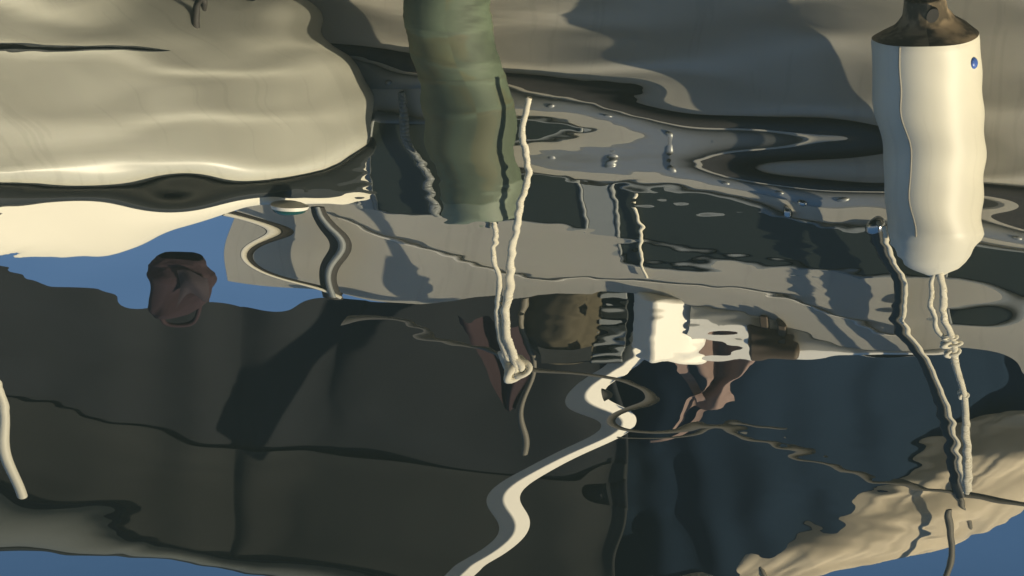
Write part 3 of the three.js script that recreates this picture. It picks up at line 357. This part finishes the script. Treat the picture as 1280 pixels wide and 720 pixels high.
// ---------------------------------------------------------------- cloths and gear above the decks
{
  const bag = thing('kit_bag', 'burgundy and mauve kit bag hanging under the dark tent', 'bag', [-0.78, 1.188, -8.75]);
  const body = sheet(40, 26, (u, v) => { const a = u * Math.PI * 2, k = 0.5 + 0.5 * Math.sin(Math.PI * (0.06 + 0.88 * v)) ** 0.5, n = fbm(nC, Math.cos(a) * 2 + 5, v * 5, 3) - 0.5; return [(0.088 + 0.02 * n) * k * Math.sign(Math.cos(a)) * Math.abs(Math.cos(a)) ** 0.6, 0.0 + 0.135 * v, (0.06 + 0.03 * n) * k * Math.sin(a)]; });
  part('body', body, M.burgundy, bag); part('pocket', sheet(20, 16, (u, v) => [-0.01 + 0.08 * u, 0.04 + 0.07 * v - 0.01 * Math.sin(u * 5), 0.066 + 0.02 * Math.sin(Math.PI * u) * Math.sin(Math.PI * v)]), M.mauve, bag);
  part('strap', tube([[-0.05, 0.11, 0.02], [-0.03, 0.165, 0], [0.03, 0.165, 0], [0.05, 0.11, 0.02]], 0.006, 30, 8), M.burgundy, bag);
}
{
  const f = thing('folded_flag', 'narrow burgundy cloth hanging beside the fender rope', 'flag', [-0.041, 1.291, -8.55]);
  part('cloth', sheet(24, 40, (u, v) => { const w = 0.14 * (1 - 0.85 * v), x = -0.07 + 0.115 * v + w * u; return [x, 0.25 * v, 0.018 * Math.sin(u * 9 + v * 4) * (1 - 0.6 * v)]; }), M.burgundy, f);
  part('staff', along(new THREE.CylinderGeometry(0.006, 0.006, 0.30, 10).translate(0, 0.15, 0), [0.075, -0.01, -0.02], [0.078, 0.3, -0.02]), M.wire, f);
}
{
  const b = thing('canvas_bag', 'olive brown canvas bag on the yacht deck', 'bag', [0.112, 1.254, -8.6]);
  part('body', sheet(40, 20, (u, v) => { const a = u * Math.PI * 2, k = Math.sin(Math.PI * (0.1 + 0.8 * v)) ** 0.4, n = fbm(nB, Math.cos(a) * 2 + 8, v * 4, 3) - 0.5; return [(0.078 + 0.03 * n) * k * Math.cos(a), 0.15 * v, (0.055 + 0.03 * n) * k * Math.sin(a)]; }), M.bagOlive, b);
  part('flap', sheet(12, 8, (u, v) => [-0.06 + 0.12 * u, 0.135 - 0.06 * v, 0.055 + 0.016 * v]), M.olive, b);
}
{
  const g = thing('deck_vent', 'grey louvred deck vent beside the white end block', 'vent', [0.209, 1.266, -8.6]);
  part('housing', box(0.075, 0.15, 0.06, 0, 0.075, -0.01, 0.006), M.black, g);
  for (let k = 0; k < 5; k++) { const s = part('slat', box(0.070, 0.014, 0.02, 0, 0.018 + k * 0.028, 0.025, 0.003), M.paleGrey, g); s.rotation.x = 0; }
}
{
  const p = thing('pink_cloth', 'dusty pink cloth bundle hung on the guard wire', 'cloth', [0.457, 1.315, -8.55]);
  part('cloth', sheet(40, 40, (u, v) => { const w = 0.17 * (0.72 + 0.28 * Math.sin(v * 7 + 1)), x = -w / 2 + w * u + 0.02 * Math.sin(v * 5); return [x, 0.20 * v, 0.035 * Math.sin(u * 8 + v * 3) + 0.02 * (fbm(nA, u * 5, v * 5, 2) - 0.5)]; }), M.pink, p);
  part('loose_end', sheet(8, 20, (u, v) => [-0.11 + 0.03 * u + 0.05 * v, 0.02 + 0.16 * v, 0.01 * Math.sin(v * 9)]), M.pink, p);
  part('loose_end', sheet(8, 20, (u, v) => [-0.16 + 0.16 * v, 0.255 - 0.05 * v - 0.018 * u, 0.012 * Math.sin(v * 6)]), M.pink, p);
}
{
  const a = V([0.241, 2.232, -8.95]), b = V([1.438, 1.735, -8.95]), ax = b.clone().sub(a), L = ax.length(), up = new THREE.Vector3(0, 1, 0).addScaledVector(ax, -ax.y / L / L).normalize(), out = new THREE.Vector3().crossVectors(ax, up).normalize();
  const s = thing('furled_sail', 'sunlit tan sail loosely furled along its boom', 'sail', a.toArray());
  const roll = sheet(160, 96, (u, v) => {
    const t = v * Math.PI * 2, w = fbm(nC, u * 5 + Math.cos(t) * 1.2 + 20, Math.sin(t) * 1.2 + u * 2, 4), pl = Math.sin(t * 5 + u * 16 + w * 7);
    const r = interp([[0, 0.04], [0.18, 0.075], [0.4, 0.115], [0.7, 0.10], [1, 0.07]], u) * (0.80 + 0.42 * w) + 0.008 * pl;
    const p = ax.clone().multiplyScalar(u).addScaledVector(up, r * Math.cos(t) * 1.15).addScaledVector(out, r * Math.sin(t)); return p.toArray();
  });
  part('cloth', roll, M.tan, s);
  part('boom', tube([ax.clone().multiplyScalar(-0.12).addScaledVector(up, -0.02).toArray(), ax.clone().multiplyScalar(0.5).addScaledVector(up, -0.02).toArray(), ax.clone().multiplyScalar(1.2).addScaledVector(up, -0.02).toArray()], 0.03, 40, 16), M.dullSteel, s);
  for (const k of [0.30, 0.52, 0.72]) {
    const c = ax.clone().multiplyScalar(k), g = new THREE.TorusGeometry(0.10, 0.006, 8, 40); g.applyQuaternion(new THREE.Quaternion().setFromUnitVectors(new THREE.Vector3(0, 0, 1), ax.clone().normalize())); g.translate(c.x, c.y, c.z); part('sail_tie', g, M.wire, s);
  }
  const st = V([1.07, 1.885, -8.8]).sub(a), sb = V([1.068, 2.141, -8.8]).sub(a);
  part('loose_strap', tube([st.toArray(), st.clone().lerp(sb, 0.5).add(new THREE.Vector3(0.008, 0, 0)).toArray(), sb.toArray()], 0.009, 24, 8), M.wire, s);
}

renderer.render(scene, camera);
